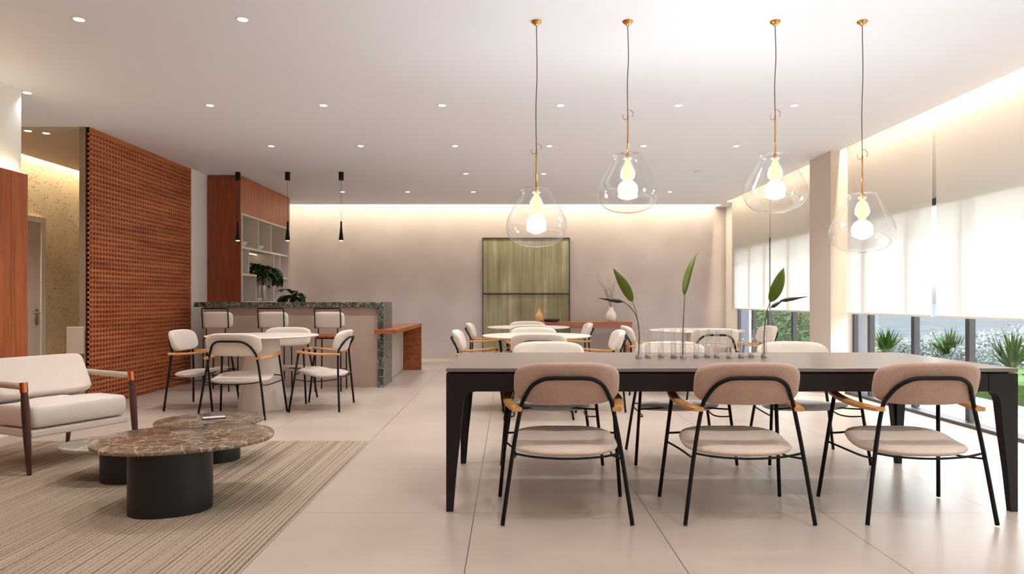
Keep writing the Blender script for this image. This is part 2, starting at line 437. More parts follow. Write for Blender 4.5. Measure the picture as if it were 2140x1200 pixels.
struct(MB().box(XSC-.09, XSC-.025, 6.98, 9.20, 0, ZC).build('wall_partition', M['taupe']))
struct(MB().box(-4.45, -4.285, 9.20, YB, 0, ZC).build('wall_left_back', M['white']))
struct(MB().box(-4.28, 4.45, -3.9, -3.7, 0, 3.30).build('wall_rear', M['white']))
m = MB()
m.box(4.12, 4.30, -3.7, 8.08, 2.08, 3.30); m.box(4.12, 4.30, 8.65, 13.0, 2.08, 3.30)
m.box(4.12, 4.30, 12.16, 13.0, 0, 2.08); m.box(4.12, 4.30, -3.7, -2.6, 0, 2.08)
struct(m.build('wall_right', M['white']))
struct(MB().box(3.80, 4.26, 8.08, 8.65, 0, 3.30).build('wall_pillar', M['pillar']))
# timber cladding on the left wall with a light strip on its top edge
cl = struct(MB().box(-4.12, -4.075, -3.7, 5.775, .09, 2.17).build('trim_2', M['wood']))
struct(MB().box(-4.12, -4.09, -3.7, 5.77, 0, .09).build('baseboard_left', M['white']))
struct(MB().box(-4.105, -4.09, -3.6, 5.77, 2.17, 2.178).build('trim_3', M['led']))
# corridor door in the stone wall
d = struct(MB().box(-5.95, -5.91, 7.70, 8.60, 0, 2.08).build('door_1', M['door'], bevel=.004))
part('door_frame', M['door'], d, lambda m: (m.box(-5.95, -5.895, 8.60, 8.68, 0, 2.15), m.box(-5.95, -5.895, 7.62, 7.70, 0, 2.15), m.box(-5.95, -5.895, 7.70, 8.60, 2.08, 2.15)))
h = part('handle_plate', M['chrome'], d, lambda m: m.box(-5.91, -5.900, 8.50, 8.545, .80, 1.0))
part('lever', M['chrome'], h, lambda m: m.tube([(-5.90, 8.52, .95), (-5.86, 8.52, .95), (-5.855, 8.40, .95)], .011))

# windows: bottom rail, head, mullions, panes
def window(name, y0, y1, muls):
    w = struct(MB().box(3.97, 4.115, y0, y1, 0, .03).build(name, M['frame']))
    part('head_frame', M['frame'], w, lambda m: m.box(4.05, 4.115, y0, y1, 2.02, 2.08))
    edges = [y0]+muls+[y1]
    for y, wd in muls_w(muls): part('mullion', M['frame'], w, lambda m: m.box(4.055, 4.110, y-wd/2, y+wd/2, .035, 2.02))
    for y in (y0, y1):
        s_ = 1 if y == y0 else -1
        part('side_frame', M['frame'], w, lambda m: m.box(4.06, 4.110, min(y, y+s_*.035), max(y, y+s_*.035), .035, 2.02))
    for a, b in zip(edges, edges[1:]):
        part('pane', M['pane'], w, lambda m: m.box(4.080, 4.086, a+.03, b-.03, .03, 2.03))
    return w
def muls_w(ms): return [(y, .055) for i, y in enumerate(ms)]
window('window_1', 8.65, 12.16, [9.80, 10.72, 11.39])
window('window_2', -2.6, 8.08, [y for y in (-1.40, -.57, .26, 1.09, 1.92, 2.75, 3.58, 4.41, 5.23, 6.05, 6.87, 7.71)])
struct(MB().box(4.12, 4.262, 8.068, 8.08, .0, 2.08).build('trim_4', M['reveal']))  # thin facing added so the pillar's outer face is shaded by colour
struct(MB().box(4.12, 4.262, 12.148, 12.16, .0, 2.08).build('trim_5', M['reveal']))  # same shade-coloured facing on the far reveal
# roller blinds in front of the glass
def blind(y0, y1, label, zb=.945):
    b = thing('roller_blind', label, 'blind', (4.0, (y0+y1)/2, zb), 0, 'white screen roller blinds')
    hw = (y1-y0)/2
    part('fabric', M['blind'], b, lambda m: m.box(-.0012, .0012, -hw, hw, .02, 2.96-zb))
    part('hem_bar', M['hem'], b, lambda m: m.box(-.006, .006, -hw, hw, 0, .022), bevel=.003)
    part('roller_tube', M['hem'], b, lambda m: m.tube([(0,-hw,2.99-zb),(0,hw,2.99-zb)], .03, 14), smooth='auto')
blind(10.525, 12.28, 'white translucent roller blind against the back wall corner, left of the thin dark gap')
blind(8.66, 10.465, 'white translucent roller blind between the thin dark gap and the pillar')
blind(6.47, 8.07, 'white translucent roller blind just right of the pillar, up to the narrow bright gap')
blind(4.3, 6.40, 'white translucent roller blind at the right edge, nearest in view')
blind(.9, 4.23, 'unseen white roller blind added to curb daylight, beside the table past the right edge')  # out of frame, added to keep daylight off the right-hand floor
blind(-2.55, .83, 'unseen white roller blind added to curb daylight, furthest back behind the camera')  # also unseen, added to cut the daylight coming in

# ------------------------------------------------------------------ outside
struct(MB().box(4.10, 5.45, -8, 14, -.14, -.02).build('terrace_paving', M['paving']))
struct(MB().box(5.45, 9.5, -8, 22, -.16, .20).build('planting_bed', M['grass']))
struct(MB().box(4.95, 4.965, -8, 14, -.021, -.012).build('paving_channel', M['pillar']))
struct(MB().box(9.5, 900, -500, 1500, -7.2, -7).build('water', M['sea']))
def bush(x, y, z, rx, ry, rz_, n, s_, mat, name, label, cat, group=None, nrm=None):
    m = MB(); rnd = random.Random(int(x*97+y*131))
    for i in range(n):
        while True:
            a = Vector((rnd.uniform(-1,1), rnd.uniform(-1,1), rnd.uniform(-.2,1)))
            if .35 < a.length < 1: break
        c = Vector((a.x*rx, a.y*ry, max(.0, a.z*rz_+.02)))
        d = Vector((rnd.uniform(-1,1), rnd.uniform(-1,1), rnd.uniform(-.2,1))).normalized()
        m.leaf(c, c+d*s_*rnd.uniform(.6,1.3), s_*.42, (rnd.uniform(-1,1), rnd.uniform(-1,1), rnd.uniform(.1,1)), .1, 2, .1)
    b = thing(name, label, cat, (x,y,z), 0, group)
    m.build('foliage', mat, b)
    part('stem', M['twig'], b, lambda m: [m.tube([(0,0,0), (.3*rx*math.cos(k), .3*ry*math.sin(k), rz_*.6)], .012, 5) for k in range(0,6)])
    return b
def agave(x, y, z, h_, n, label):
    m = MB(); rnd = random.Random(int(x*31+y*17))
    for i in range(n):
        a = rnd.uniform(0, 2*PI); e = rnd.uniform(.55, 1.5); L = h_*rnd.uniform(.6, 1.05)
        t = Vector((math.cos(a)*math.cos(e), math.sin(a)*math.cos(e), math.sin(e)))
        b0 = Vector((math.cos(a)*.03, math.sin(a)*.03, .05+rnd.uniform(0,.2)*h_))
        m.leaf(b0, b0+t*L, .032, (0,0,1) if e < 1.2 else (math.cos(a), math.sin(a), 0), -.06, 5, .35, (.25, 1))
    b = thing('agave_plant', label, 'plant', (x,y,z), 0, 'spiky plants outside the window')
    m.build('leaves', M['agave'], b)
    part('stem', M['stem'], b, lambda m: m.lathe([(.05,0),(.045,.15),(.02,.3)], seg=10))
BZ = .20
agave(6.2, 11.27, BZ, .41, 80, 'green spiky agave outside, farthest, by the first thick window mullion')
agave(6.45, 10.02, BZ, .43, 80, 'green spiky agave outside, amid pale shrubs between the two window mullions')
agave(6.20, 8.42, BZ, .46, 80, 'green spiky agave outside, nearest, at the right edge of the view')
for i, (x, y, rx, ry, h_) in enumerate([(6.75,11.75,.36,.42,.24),(6.85,10.95,.36,.36,.36),(7.15,10.1,.40,.42,.44),(6.35,9.42,.30,.28,.28),(6.95,9.25,.46,.42,.56),(6.95,8.35,.28,.34,.50)]):
    bush(x, y, BZ, rx, ry, h_, 1500, .06, M['silver'], 'silver_shrub',
         ['silvery shrub outside, behind the farthest agave', 'silvery shrub outside, between the farthest and middle agaves', 'silvery shrub outside, right behind the middle agave',
          'small silvery shrub in front of the middle agave', 'largest silvery shrub outside, left of the nearest agave', 'silvery shrub outside, beyond the nearest agave'][i], 'shrub', 'silvery shrubs outside the window')
bush(5.9, 7.1, BZ, .4, .5, .62, 700, .09, M['agave'], 'green_shrub', 'bright green shrub outside beyond the right end of the table', 'shrub')
for i, y in enumerate([12.65, 14.15, 15.65, 17.15, 18.65]):
    bush(6.0+.12*i, y, BZ, .62, .66, [1.9,1.7,1.5,1.6,1.7][i], 1500, .15, M['hedge'], 'hedge_bush',
         ['dark green hedge bush outside, first beside the pillar window', 'green hedge bush outside, second beyond the far window', 'green hedge bush outside, third beyond the far window', 'green hedge bush outside, fourth beyond the far window', 'green hedge bush outside, last beyond the far window'][i], 'hedge', 'hedge bushes beyond the far window')

# ------------------------------------------------------------------ timber lattice screen
scr = thing('lattice_screen', 'tall reddish wooden lattice screen covering the left partition', 'screen', (XSC, 8.09, 0))
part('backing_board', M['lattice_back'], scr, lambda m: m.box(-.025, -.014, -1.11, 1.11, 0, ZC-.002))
def lat(m):
    rows = 56; cols = 40
    for i in range(rows):
        z = (i+.5)*(ZC-.04)/rows+.02
        pf = [(-.006, -.013), (.012, -.013), (.019, -.007), (.019, .007), (.012, .013), (-.006, .013)]
        for y0, y1 in ((-1.11, 1.11),):
            a = [m.bm.verts.new((x, y0, z+w)) for x, w in pf]; b = [m.bm.verts.new((x, y1, z+w)) for x, w in pf]
            for k in range(6): m.bm.faces.new((a[k], a[(k+1)%6], b[(k+1)%6], b[k]))
            m.bm.faces.new(a[::-1]); m.bm.faces.new(b)
    for j in range(cols+1):
        y = -1.11+j*2.22/cols
        m.box(-.006, .013, max(-1.11, y-.014), min(1.11, y+.014), .002, ZC-.004)
    m.box(-.006, .016, -1.11, 1.11, ZC-.03, ZC-.003)
part('lattice', M['lattice'], scr, lat)
tag(MB().box(-4.50, XSC-.03, 6.93, 6.98, .56, .835).build('wall_box', M['soffit'], bevel=.006), 'small beige box mounted on the end of the partition beside the lattice screen', 'box')

# ------------------------------------------------------------------ bar: shelving unit, counter, desk, stools
UX, UL, U0, U1 = -3.815, -4.28, 9.67, 11.84
un = thing('shelving_unit', 'reddish wood bar unit to the ceiling with an open white shelf niche', 'shelving unit', (UX, U0, 0))
LU = U1-U0; D = UX-UL
part('side_panel', M['wood_side'], un, lambda m: m.box(-D, 0, 0, .03, 0, ZC-.012))
part('side_panel', M['wood_side'], un, lambda m: m.box(-D, 0, LU-.06, LU, 0, ZC-.012))
part('top_panel', M['wood'], un, lambda m: m.box(-D, 0, .03, LU-.06, 2.35, ZC-.012))
part('lower_panel', M['wood'], un, lambda m: m.box(-D, 0, .03, LU-.06, .0, 1.06))
part('back_panel', M['niche'], un, lambda m: m.box(-D, -D+.02, .03, LU-.06, 1.06, 2.35))
def nf(m):
    t = .03; a, b = .03, LU-.06
    m.box(-.36, .012, a, a+t, 1.06, 2.35); m.box(-.36, .012, b-t, b, 1.06, 2.35); m.box(-.36, .012, a+t, b-t, 2.32, 2.35); m.box(-.36, .012, a+t, b-t, 1.06, 1.09)
part('niche_frame', M['shelf'], un, nf)
a, b = .06, LU-.09
sh = lambda nm, *bx: part(nm, M['shelf'], un, lambda m: m.box(*bx))
sh('shelf', -D+.02, -.004, a, b, 1.85, 1.88)
yy = lambda px: 3.83*F/(VX-px)-U0
sh('shelf', -D+.02, -.004, a, yy(535), 1.465, 1.492); sh('shelf', -D+.02, -.004, yy(572), b, 1.465, 1.492)
for y, z0, z1 in ((yy(541),1.88,2.32),(yy(567),1.88,2.32),(yy(521),1.492,1.85),(yy(586),1.492,1.85),(yy(536),1.09,1.465),(yy(573),1.09,1.85)):
    sh('divider', -D+.02, -.02, y-.011, y+.011, z0, z1)
part('led_strip', M['led'], un, lambda m: m.box(-.30, -.28, yy(522), yy(571), 1.838, 1.849))
def item(nm, mat, loc, prof, label, cat, seg=24):
    o = MB().lathe(prof, seg=seg).build(nm, mat, smooth='auto', loc=loc); return tag(o, label, cat)
item('serving_bowl', M['ceramic'], (-3.93, U0+yy(512.5)+.03, 1.88), [(.05,0),(.09,.03),(.115,.075),(.105,.075),(.08,.035),(0,.02)], 'white ceramic bowl at the left of the top bar shelf', 'bowl')
item('serving_bowl', M['ceramic'], (-3.93, U0+yy(549), 1.88), [(.045,0),(.10,.04),(.11,.07),(.10,.07),(.08,.04),(0,.02)], 'white ceramic bowl in the middle of the top bar shelf', 'bowl')
item('bottle', M['ceramic'], (-3.90, U0+yy(508)+.02, 1.09), [(.035,0),(.038,.02),(.038,.2),(.014,.27),(.014,.33),(.017,.34),(0,.34)], 'slim white bottle at the lower left of the bar niche', 'bottle')
item('small_bowl', M['ceramic'], (-3.86, U0+yy(541.5), 1.09), [(.03,0),(.06,.02),(.075,.055),(.065,.055),(.05,.03),(0,.015)], 'low white bowl on the niche floor in front of the glass vase', 'bowl')
def palm(loc, n, L, w, seed, rise, droop, hub=0.0):
    m = MB(); rnd = random.Random(seed)
    for i in range(n):
        a = 2*PI*i/n+rnd.uniform(-.3,.3); l = L*rnd.uniform(.7,1.1); e = rnd.uniform(.1, rise)
        pts = []
        p = Vector((0,0,hub)); ang = e
        for k in range(9):
            pts.append(p.copy()); p = p+Vector((math.cos(a)*math.cos(ang), math.sin(a)*math.cos(ang), math.sin(ang)))*l/8; ang -= droop*rnd.uniform(.7,1.2)/8
        m.tube(pts, [.004,.002], 5)
        for k in range(2, 9):                              # paired leaflets along the rib
            t = (pts[k]-pts[k-1]).normalized(); sd = t.cross(Vector((0,0,1))).normalized()
            for s_ in (1,-1):
                d_ = (t*.7+sd*s_*.8+Vector((0,0,-.25))).normalized()
                m.leaf(pts[k], pts[k]+d_*l*.42*(1-.4*abs(k-4)/5), w, (0,0,1), .08, 4, .2)
    return m
gv = thing('glass_vase', 'clear glass vase holding the large palm leaves in the bar niche', 'vase', (-3.86, U0+yy(549)+.06, 1.09))
part('body', M['vial'], gv, lambda m: m.lathe([(.06,.0),(.07,.02),(.07,.25),(.062,.25),(.062,.03),(0,.02)], seg=24), smooth='auto')
pl = thing('palm_leaves', 'dark green palm leaves drooping from a glass vase in the bar niche', 'plant', (-3.86, U0+yy(549)+.06, 1.12))
palm((0,0,0), 14, .42, .075, 3, 1.35, 2.5, .40).build('leaves', M['leaf_dark'], pl)
part('stalk', M['stem'], pl, lambda m: [m.tube([(.02*math.cos(k),.02*math.sin(k),0),(0,0,.36)], .005, 6) for k in range(5)])
pt = thing('potted_palm', 'second dark green palm plant just behind the right of the bar counter top', 'plant', (-3.06, 9.62, 0))
part('planter', M['pot'], pt, lambda m: m.lathe([(.13,0),(.15,.4),(.16,.86),(.14,.86),(.13,.80),(0,.80)], seg=28), smooth='auto')
palm((0,0,0), 15, .215, .055, 9, 1.45, 2.3, 1.14).build('leaves', M['leaf_dark'], pt)
part('stalk', M['stem'], pt, lambda m: [m.tube([(.03*math.cos(k),.03*math.sin(k),.80),(0,0,1.14)], .006, 6) for k in range(5)])

CY0, CXL, CXR = 8.66, -4.01, -1.60
bc = thing('bar_counter', 'bar counter with green-black stone top and right end panel, taupe front', 'counter', (0, CY0, 0))
part('countertop', M['granite'], bc, lambda m: m.box(CXL, CXR, 0, .64, 1.02, 1.083), bevel=.003)
part('end_panel', M['granite'], bc, lambda m: m.box(CXR-.075, CXR, 0, .64, 0, 1.02), bevel=.003)
part('front_panel', M['counter_front'], bc, lambda m: m.box(-3.90, CXR-.075, .05, .60, 0, 1.02))
dk = thing('side_desk', 'orange-brown wooden side desk at the right end of the bar with a panel leg', 'desk', (0, 8.44, 0))
def desk(m):
    o = [(-1.675,0),(-1.40,0),(-1.40,2.46),(-1.76,2.46),(-1.76,.90),(CXR+.004,.90),(CXR+.004,.21),(-1.675,.21)]
    m.prism(o, .69, .74)
part('desktop', M['bench_wood'], dk, desk)
wp = part('support_panel', M['counter_white'], dk, lambda m: m.box(-1.76, -1.70, .87, 2.40, 0, .69))
wp['label'] = 'white support panel'
part('leg_panel', M['bench_wood'], dk, lambda m: m.box(-1.695, -1.405, 2.41, 2.455, 0, .69))

def bar_stool(x, label, first=None):
    if first: return dup(first, (x, 8.36, 0), 0, label)
    t = thing('bar_stool', label, 'stool', (x, 8.36, 0), 0, 'stools along the bar counter')
    part('seat', M['bench_wood'], t, lambda m: m.prism(superellipse(.165,.165,4,32), .655, .685, .01), smooth='auto')
    for y in (-.14,.14): part('seat_rail', M['black'], t, lambda m: m.tube([(-.15,y,.648),(.15,y,.648)], .008), smooth=True)
    for sx in (-1,1):
        part('leg', M['black'], t, lambda m: m.tube([(sx*.155,-.14,.005),(sx*.15,-.14,.65)], .0085), smooth=True)
        part('leg', M['black'], t, lambda m: m.tube([(sx*.155,.14,.005),(sx*.15,.14,.65)], .0085), smooth=True)
        part('side_rail', M['black'], t, lambda m: m.tube([(sx*.153,-.14,.25),(sx*.153,.14,.25)], .006), smooth=True)
    for y in (-.14,.14): part('footrest', M['black'], t, lambda m: m.tube([(-.153,y,.25),(.153,y,.25)], .007), smooth=True)
    part('back_frame', M['black'], t, lambda m: m.tube([(-.115,-.14,.65),(-.115,-.145,.765),(-.155,-.15,.772),(-.155,-.175,1.00),(-.15,-.177,1.008),(.15,-.177,1.008),(.155,-.175,1.00),(.155,-.15,.772),(.115,-.145,.765),(.115,-.14,.65)], .0075), smooth=True)
    part('backrest', M['cream'], t, lambda m: m.pillow(superellipse(.19,.10,5,40), .06, .16, lambda u,v,w: Vector((u, -.118-.08*v-w+.5*u*u, .868+v))), smooth=True)
    return t
st = bar_stool(-3.535, 'bar stool with cream backrest at the left end of the counter')
bar_stool(-2.865, 'middle of the three bar stools with cream backrests', st)
bar_stool(-2.185, 'bar stool with cream backrest nearest the stone end of the counter', st)

# ------------------------------------------------------------------ chairs
def make_chair(label, fab_back, fab_seat, group):
    t = thing('dining_chair', label, 'chair', (0,0,0), 0, group)
    def back(u, v, w):
        return Vector((u, -.232-.27*v-w+.62*u*u, .695+v*.965))
    part('backrest', fab_back, t, lambda m: m.pillow(superellipse(.262,.112,3.7,56), .066, .17, back, 8), smooth=True)
    def seat(u, v, w):                                      # saddle: front lip raised at the sides, dip in the middle
        k = (v+.235)/.47
        z = .372+.040*k**2+.05*(u/.27)**2*k*.4-.012*math.exp(-((v+.02)/.09)**2)
        return Vector((u, v-.006, z+w-.018))
    part('seat', fab_seat, t, lambda m: m.pillow(superellipse(.276,.236,2.5,56), .052, .30, seat, 8), smooth=True)
    half = [(.318,-.245,.006),(.268,-.222,.35),(.229,-.212,.565),(.206,-.226,.632),(.172,-.262,.690),(.122,-.286,.722),(.07,-.291,.729)]
    arch = half+[(0,-.292,.729)]+[(-x,y,z) for x,y,z in half[::-1]]
    part('back_frame', M['black'], t, lambda m: m.tube(arch, .0105, 10, 5), smooth=True)
    for s_ in (-1,1):
        part('leg', M['black'], t, lambda m: m.tube([(s_*.337,.245,.006),(s_*.285,.165,.585)], .0105, 10), smooth=True)
        pts = [(s_*.246,-.232,.570),(s_*.262,-.16,.568),(s_*.285,-.05,.572),(s_*.293,.07,.583),(s_*.284,.185,.598)]
        cp = catmull([Vector(p) for p in pts], 4)
        sd = [(1,0,0)]*len(cp)
        pf = [(-.024,-.006),(-.019,-.011),(.019,-.011),(.024,-.006),(.024,.006),(.019,.011),(-.019,.011),(-.024,.006)]
        part('armrest', M['oak'], t, lambda m: m.strip(cp, pf, sd), smooth='auto')
        part('side_rail', M['black'], t, lambda m: m.tube([(s_*.309,.20,.325),(s_*.262,.09,.306),(s_*.25,-.05,.303),(s_*.27,-.225,.325)], .0055, 6, 4), smooth=True)
    part('rear_rail', M['black'], t, lambda m: m.tube([(.266,-.222,.352),(.16,-.242,.338),(0,-.25,.331),(-.16,-.242,.338),(-.266,-.222,.352)], .006, 6, 4), smooth=True)
    part('front_rail', M['black'], t, lambda m: m.tube([(.304,.194,.372),(.24,.19,.375),(.1,.20,.385),(0,.203,.386),(-.1,.20,.385),(-.24,.19,.375),(-.304,.194,.372)], .006, 6, 4), smooth=True)
    return t
xs = (.283, 1.177, 2.068)
near = None
for x, w in zip(xs, ('left', 'middle', 'right')):
    lb = f'rosy boucle chair seen from behind, {w} one on the long dark table near side'
    if near is None: near = make_chair(lb, M['rose'], M['rose_seat'], 'rosy chairs on the near side of the long table'); near.location = (x, 3.585, 0)
    else: dup(near, (x, 3.585, 0), 0, lb)
far = None
for x, w in zip(xs, ('left', 'middle', 'right')):
    lb = f'shaded grey-seated chair facing us, {w} one on the far side of the long dark table'
    if far is None: far = make_chair(lb, M['cream'], M['grey'], 'grey-seated chairs on the far side of the long table'); far.location = (x, 4.79, 0); far.rotation_euler.z = PI
    else: dup(far, (x, 4.79, 0), PI, lb)
proto = None
def rchair(x, y, rz, label):
    global proto
    if proto is None:
        proto = make_chair(label, M['cream'], M['cream'], 'cream chairs at the round tables'); proto.location = (x,y,0); proto.rotation_euler.z = rz
    else: dup(proto, (x,y,0), rz, label)
tab = None
def round_table(x, y, label):
    global tab
    if tab: return dup(tab, (x,y,0), 0, label)
    tab = thing('round_table', label, 'table', (x,y,0), 0, 'white round tables')
    part('tabletop', M['tabletop'], tab, lambda m: m.lathe([(0,.722),(.36,.724),(.50,.73),(.545,.738),(.555,.744),(.55,.75),(.53,.752),(0,.752)], seg=72), smooth='auto')
    part('pedestal', M['cone'], tab, lambda m: m.lathe([(.242,0),(.245,.01),(.20,.35),(.158,.725)], seg=48), smooth='auto')
TA = (-2.53, 7.0); TBx = (.275, 6.98); TC = (.255, 9.2); TD = (2.24, 8.2)
round_table(*TA, 'white round pedestal table on the left, in front of the bar')
round_table(*TBx, 'white round table right behind the long dark table')
round_table(*TC, 'farthest white round table, in front of the green painting')
round_table(*TD, 'white round table behind the glass vials, near the far window')
rchair(-2.55, 6.53, rad(-3), 'cream chair seen from behind at the left round table')
rchair(-3.18, 7.08, rad(-90), 'cream chair beside the lattice screen, at the left round table')
rchair(-1.92, 7.03, rad(90), 'cream chair seen from the side, on the right of the left round table')
rchair(-2.50, 7.50, PI, 'cream chair facing us behind the left round table, before the bar stools')
rchair(.27, 6.52, 0, 'cream chair seen from behind at the round table just past the long table')
rchair(-.30, 7.0, rad(-90), 'cream chair on the left of the round table just past the long table')
rchair(.89, 7.0, rad(90), 'cream chair on the right of the round table just past the long table')
rchair(.27, 7.50, PI, 'cream chair facing us behind the round table just past the long table')
rchair(.27, 8.72, 0, 'cream chair seen from behind at the farthest round table')
rchair(-.30, 9.2, rad(-90), 'cream chair on the left of the farthest round table')
rchair(.83, 9.2, rad(90), 'cream chair on the right of the farthest round table')
rchair(.26, 9.70, PI, 'cream chair facing us, farthest of all, before the green painting')
rchair(2.24, 7.66, 0, 'cream chair seen from behind through the glass vials on the long table')
rchair(1.63, 8.2, rad(-90), 'cream chair left of the window-side round table, below the console end')
rchair(2.88, 8.2, rad(90), 'cream chair right of the window-side round table, against the far window')

# ------------------------------------------------------------------ long dining table
TX0, TX1, TY0, TY1 = -.3325, 2.6575, 3.567, 4.66
dt = thing('dining_table', 'long dark dining table with tapered legs across the right foreground', 'table', (TX0, TY0, 0))
W = TX1-TX0; H = TY1-TY0
part('tabletop', M['table'], dt, lambda m: m.box(0, W, 0, H, .731, .75), bevel=.002)
part('apron', M['table_edge'], dt, lambda m: (m.box(.10, W-.10, .004, .028, .628, .722), m.box(.10, W-.10, H-.028, H-.004, .628, .722), m.box(.004, .028, .10, H-.10, .628, .722), m.box(W-.028, W-.004, .10, H-.10, .628, .722),
     m.box(.03, W-.03, .03, H-.03, .700, .731)))
def tleg(sx, sy):
    x = 0 if sx > 0 else W; y = 0 if sy > 0 else H
    def fn(m):
        rings = []
        for z, w in ((0,.034),(.2,.052),(.4,.074),(.52,.084),(.57,.090),(.60,.100),(.62,.118),(.628,.15)):
            rings.append((z, w))
        prev = None                                        # an angle section that tapers and curves into the apron
        for z, w in rings+[(.722,.15)]:
            t = min(.034+.03*min(1, z/.6), .06); w = max(w, t+.002)
            row = [m.bm.verts.new((x+sx*(p+.001), y+sy*(q+.001), z)) for p,q in ((0,0),(w,0),(w,t),(t,t),(t,w),(0,w))]
            if prev:
                for i in range(6): m.bm.faces.new((prev[i], prev[(i+1)%6], row[(i+1)%6], row[i]))
            else: m.bm.faces.new(row)
            prev = row
        m.bm.faces.new(prev)
    part('leg', M['table_edge'], dt, fn)
for sx in (1,-1):
    for sy in (1,-1): tleg(sx, sy)

# vials on the table
vx = [1334.5,1354,1381,1407,1427,1455,1478,1498,1524,1549,1570,1597]
vs = thing('vial_row_vase', 'row of hinged clear glass vials standing on the long dark table', 'vase', (.79, 4.2, .75))
vp = []
for i, px in enumerate(vx):
    y = (4.17, 4.21, 4.245, 4.21)[i % 4]; x = (px-VX)*y/F-.79; y -= 4.2; vp.append((x, y))
    v = part('vial', M['vial'], vs, lambda m: m.lathe([(.0,.004),(.012,.005),(.0165,.012),(.0165,.172),(.0185,.176),(.0165,.176),(.0148,.172),(.0148,.014),(0,.009)], (x,y,0), 20, False, False), smooth=True)
    part('foot_band', M['chrome'], v, lambda m: m.lathe([(.0172,.0),(.0178,.001),(.0178,.022),(.0172,.023)], (x,y,0), 20), smooth='auto')
for (xa,ya), (xb,yb) in zip(vp, vp[1:]):
    part('hinge_link', M['chrome'], vs, lambda m: (m.tube([(xa,ya,.010),(xb,yb,.010)], .0022, 6), m.tube([(xa,ya,.088),(xb,yb,.088)], .0016, 6)), smooth=True)
def stemplant(label, stem_px, Y, leaf_px=None, lw=.07, bracts=(), pet=None, nrm=(0,-1,.2)):
    y0 = Y
    base = P(*stem_px[0], y0)
    t = thing('bird_of_paradise', label, 'flower stem', base, 0, 'bird of paradise stems in the vials')
    R = lambda px, py, dy=0: P(px, py, y0)-base+Vector((0,dy,0))
    part('stem', M['stem'], t, lambda m: m.tube([R(*p) for p in stem_px], [.004,.0025], 6, 6), smooth=True)
    if leaf_px:
        a, b = R(*leaf_px[0]), R(leaf_px[1][0], leaf_px[1][1], .03)
        lf = MB().leaf(a, b, lw, nrm, .06, 14, .30, (.38,1)).build('leaf', M['leaf'], t, smooth=True)
        sl = lf.modifiers.new('thick', 'SOLIDIFY'); sl.thickness = .0012
        if pet: part('leaf_stalk', M['stem'], t, lambda m: m.tube([R(*p) for p in pet], .002, 6, 5), smooth=True)
    for (p, q, w) in bracts:
        a, b = R(*p), R(*q)
        part('bract', M['bract'], t, lambda m: m.tube([a, a.lerp(b,.2), a.lerp(b,.45), a.lerp(b,.75), b], [.003, w, w*.9, w*.4, .001], 8, 4), smooth=True)
stemplant('bird of paradise stem bending left in the leftmost vial, with dark bract', [(1334.5,743),(1336,700),(1331,664),(1318,643),(1303,631)], 4.17,
          [(1322,631),(1283,561)], .060, [((1303,631),(1250,623),.013)], [(1335,690),(1330,655),(1322,631)])
stemplant('bird of paradise leaf on a straight stalk in the fifth vial, upright in the middle', [(1427,743),(1427,700),(1429,655),(1431,616)], 4.17,
          [(1430,618),(1459,528)], .052, (), None, (-.75,-.6,.2))
stemplant('bird of paradise leaf leaning right in the rightmost vial, with two dark bracts', [(1597,743),(1597,700),(1601,660),(1608,634)], 4.21,
          [(1609,632),(1642,559)], .074, [((1611,643),(1638,627),.012),((1630,629),(1688,620),.012)], None)

# ------------------------------------------------------------------ lounge: rug, coffee tables, armchair
tag(MB().box(-3.80, -1.105, -1.2, 5.31, 0, .012).build('area_rug', M['rug']), 'large woven beige rug with fine dark lines under the coffee tables', 'rug')
RZ = .012
def coffee(name, label, cx, cy, a, b, rot, h_, mat, bx, by, ba, bb, brot):
    t = thing('coffee_table', label, 'coffee table', (cx,cy,RZ), 0, 'nesting coffee tables on the rug')
    part('tabletop', mat, t, lambda m: m.prism(superellipse(a,b,2.25,72,rot), h_-.022-RZ, h_-RZ, .008), smooth='auto')
    part('base', M['coffee_base'], t, lambda m: m.prism([(x+bx-cx, y+by-cy) for x,y in superellipse(ba,bb,2.2,56,brot)], 0, h_-.022-RZ), smooth='auto')
coffee('a', 'largest brown marble coffee table, front of the three', -1.765, 3.725, .455, .385, rad(22), .365, M['marble'], -1.775, 3.58, .203, .170, rad(20))
coffee('b', 'lower brown marble coffee table behind, with the phone on it', -2.03, 4.63, .345, .29, rad(25), .300, M['marble'], -2.03, 4.70, .165, .15, 0)
coffee('c', 'lowest grey marble coffee table, left of the brown ones', -2.385, 4.27, .385, .265, rad(8), .222, M['marble_grey'], -2.33, 4.19, .16, .15, 0)
ph = P(447, 872.5, 4.60)
pho = thing('phone', 'small pale phone lying on the rear brown marble coffee table', 'phone', (ph.x-.025, 4.66, .300), rad(-62))
part('body', M['phone_dark'], pho, lambda m: m.box(-.036,.036,-.072,.072,0,.008), bevel=.003)
part('screen', M['phone_screen'], pho, lambda m: m.box(-.034,.034,-.070,.070,.008,.009))

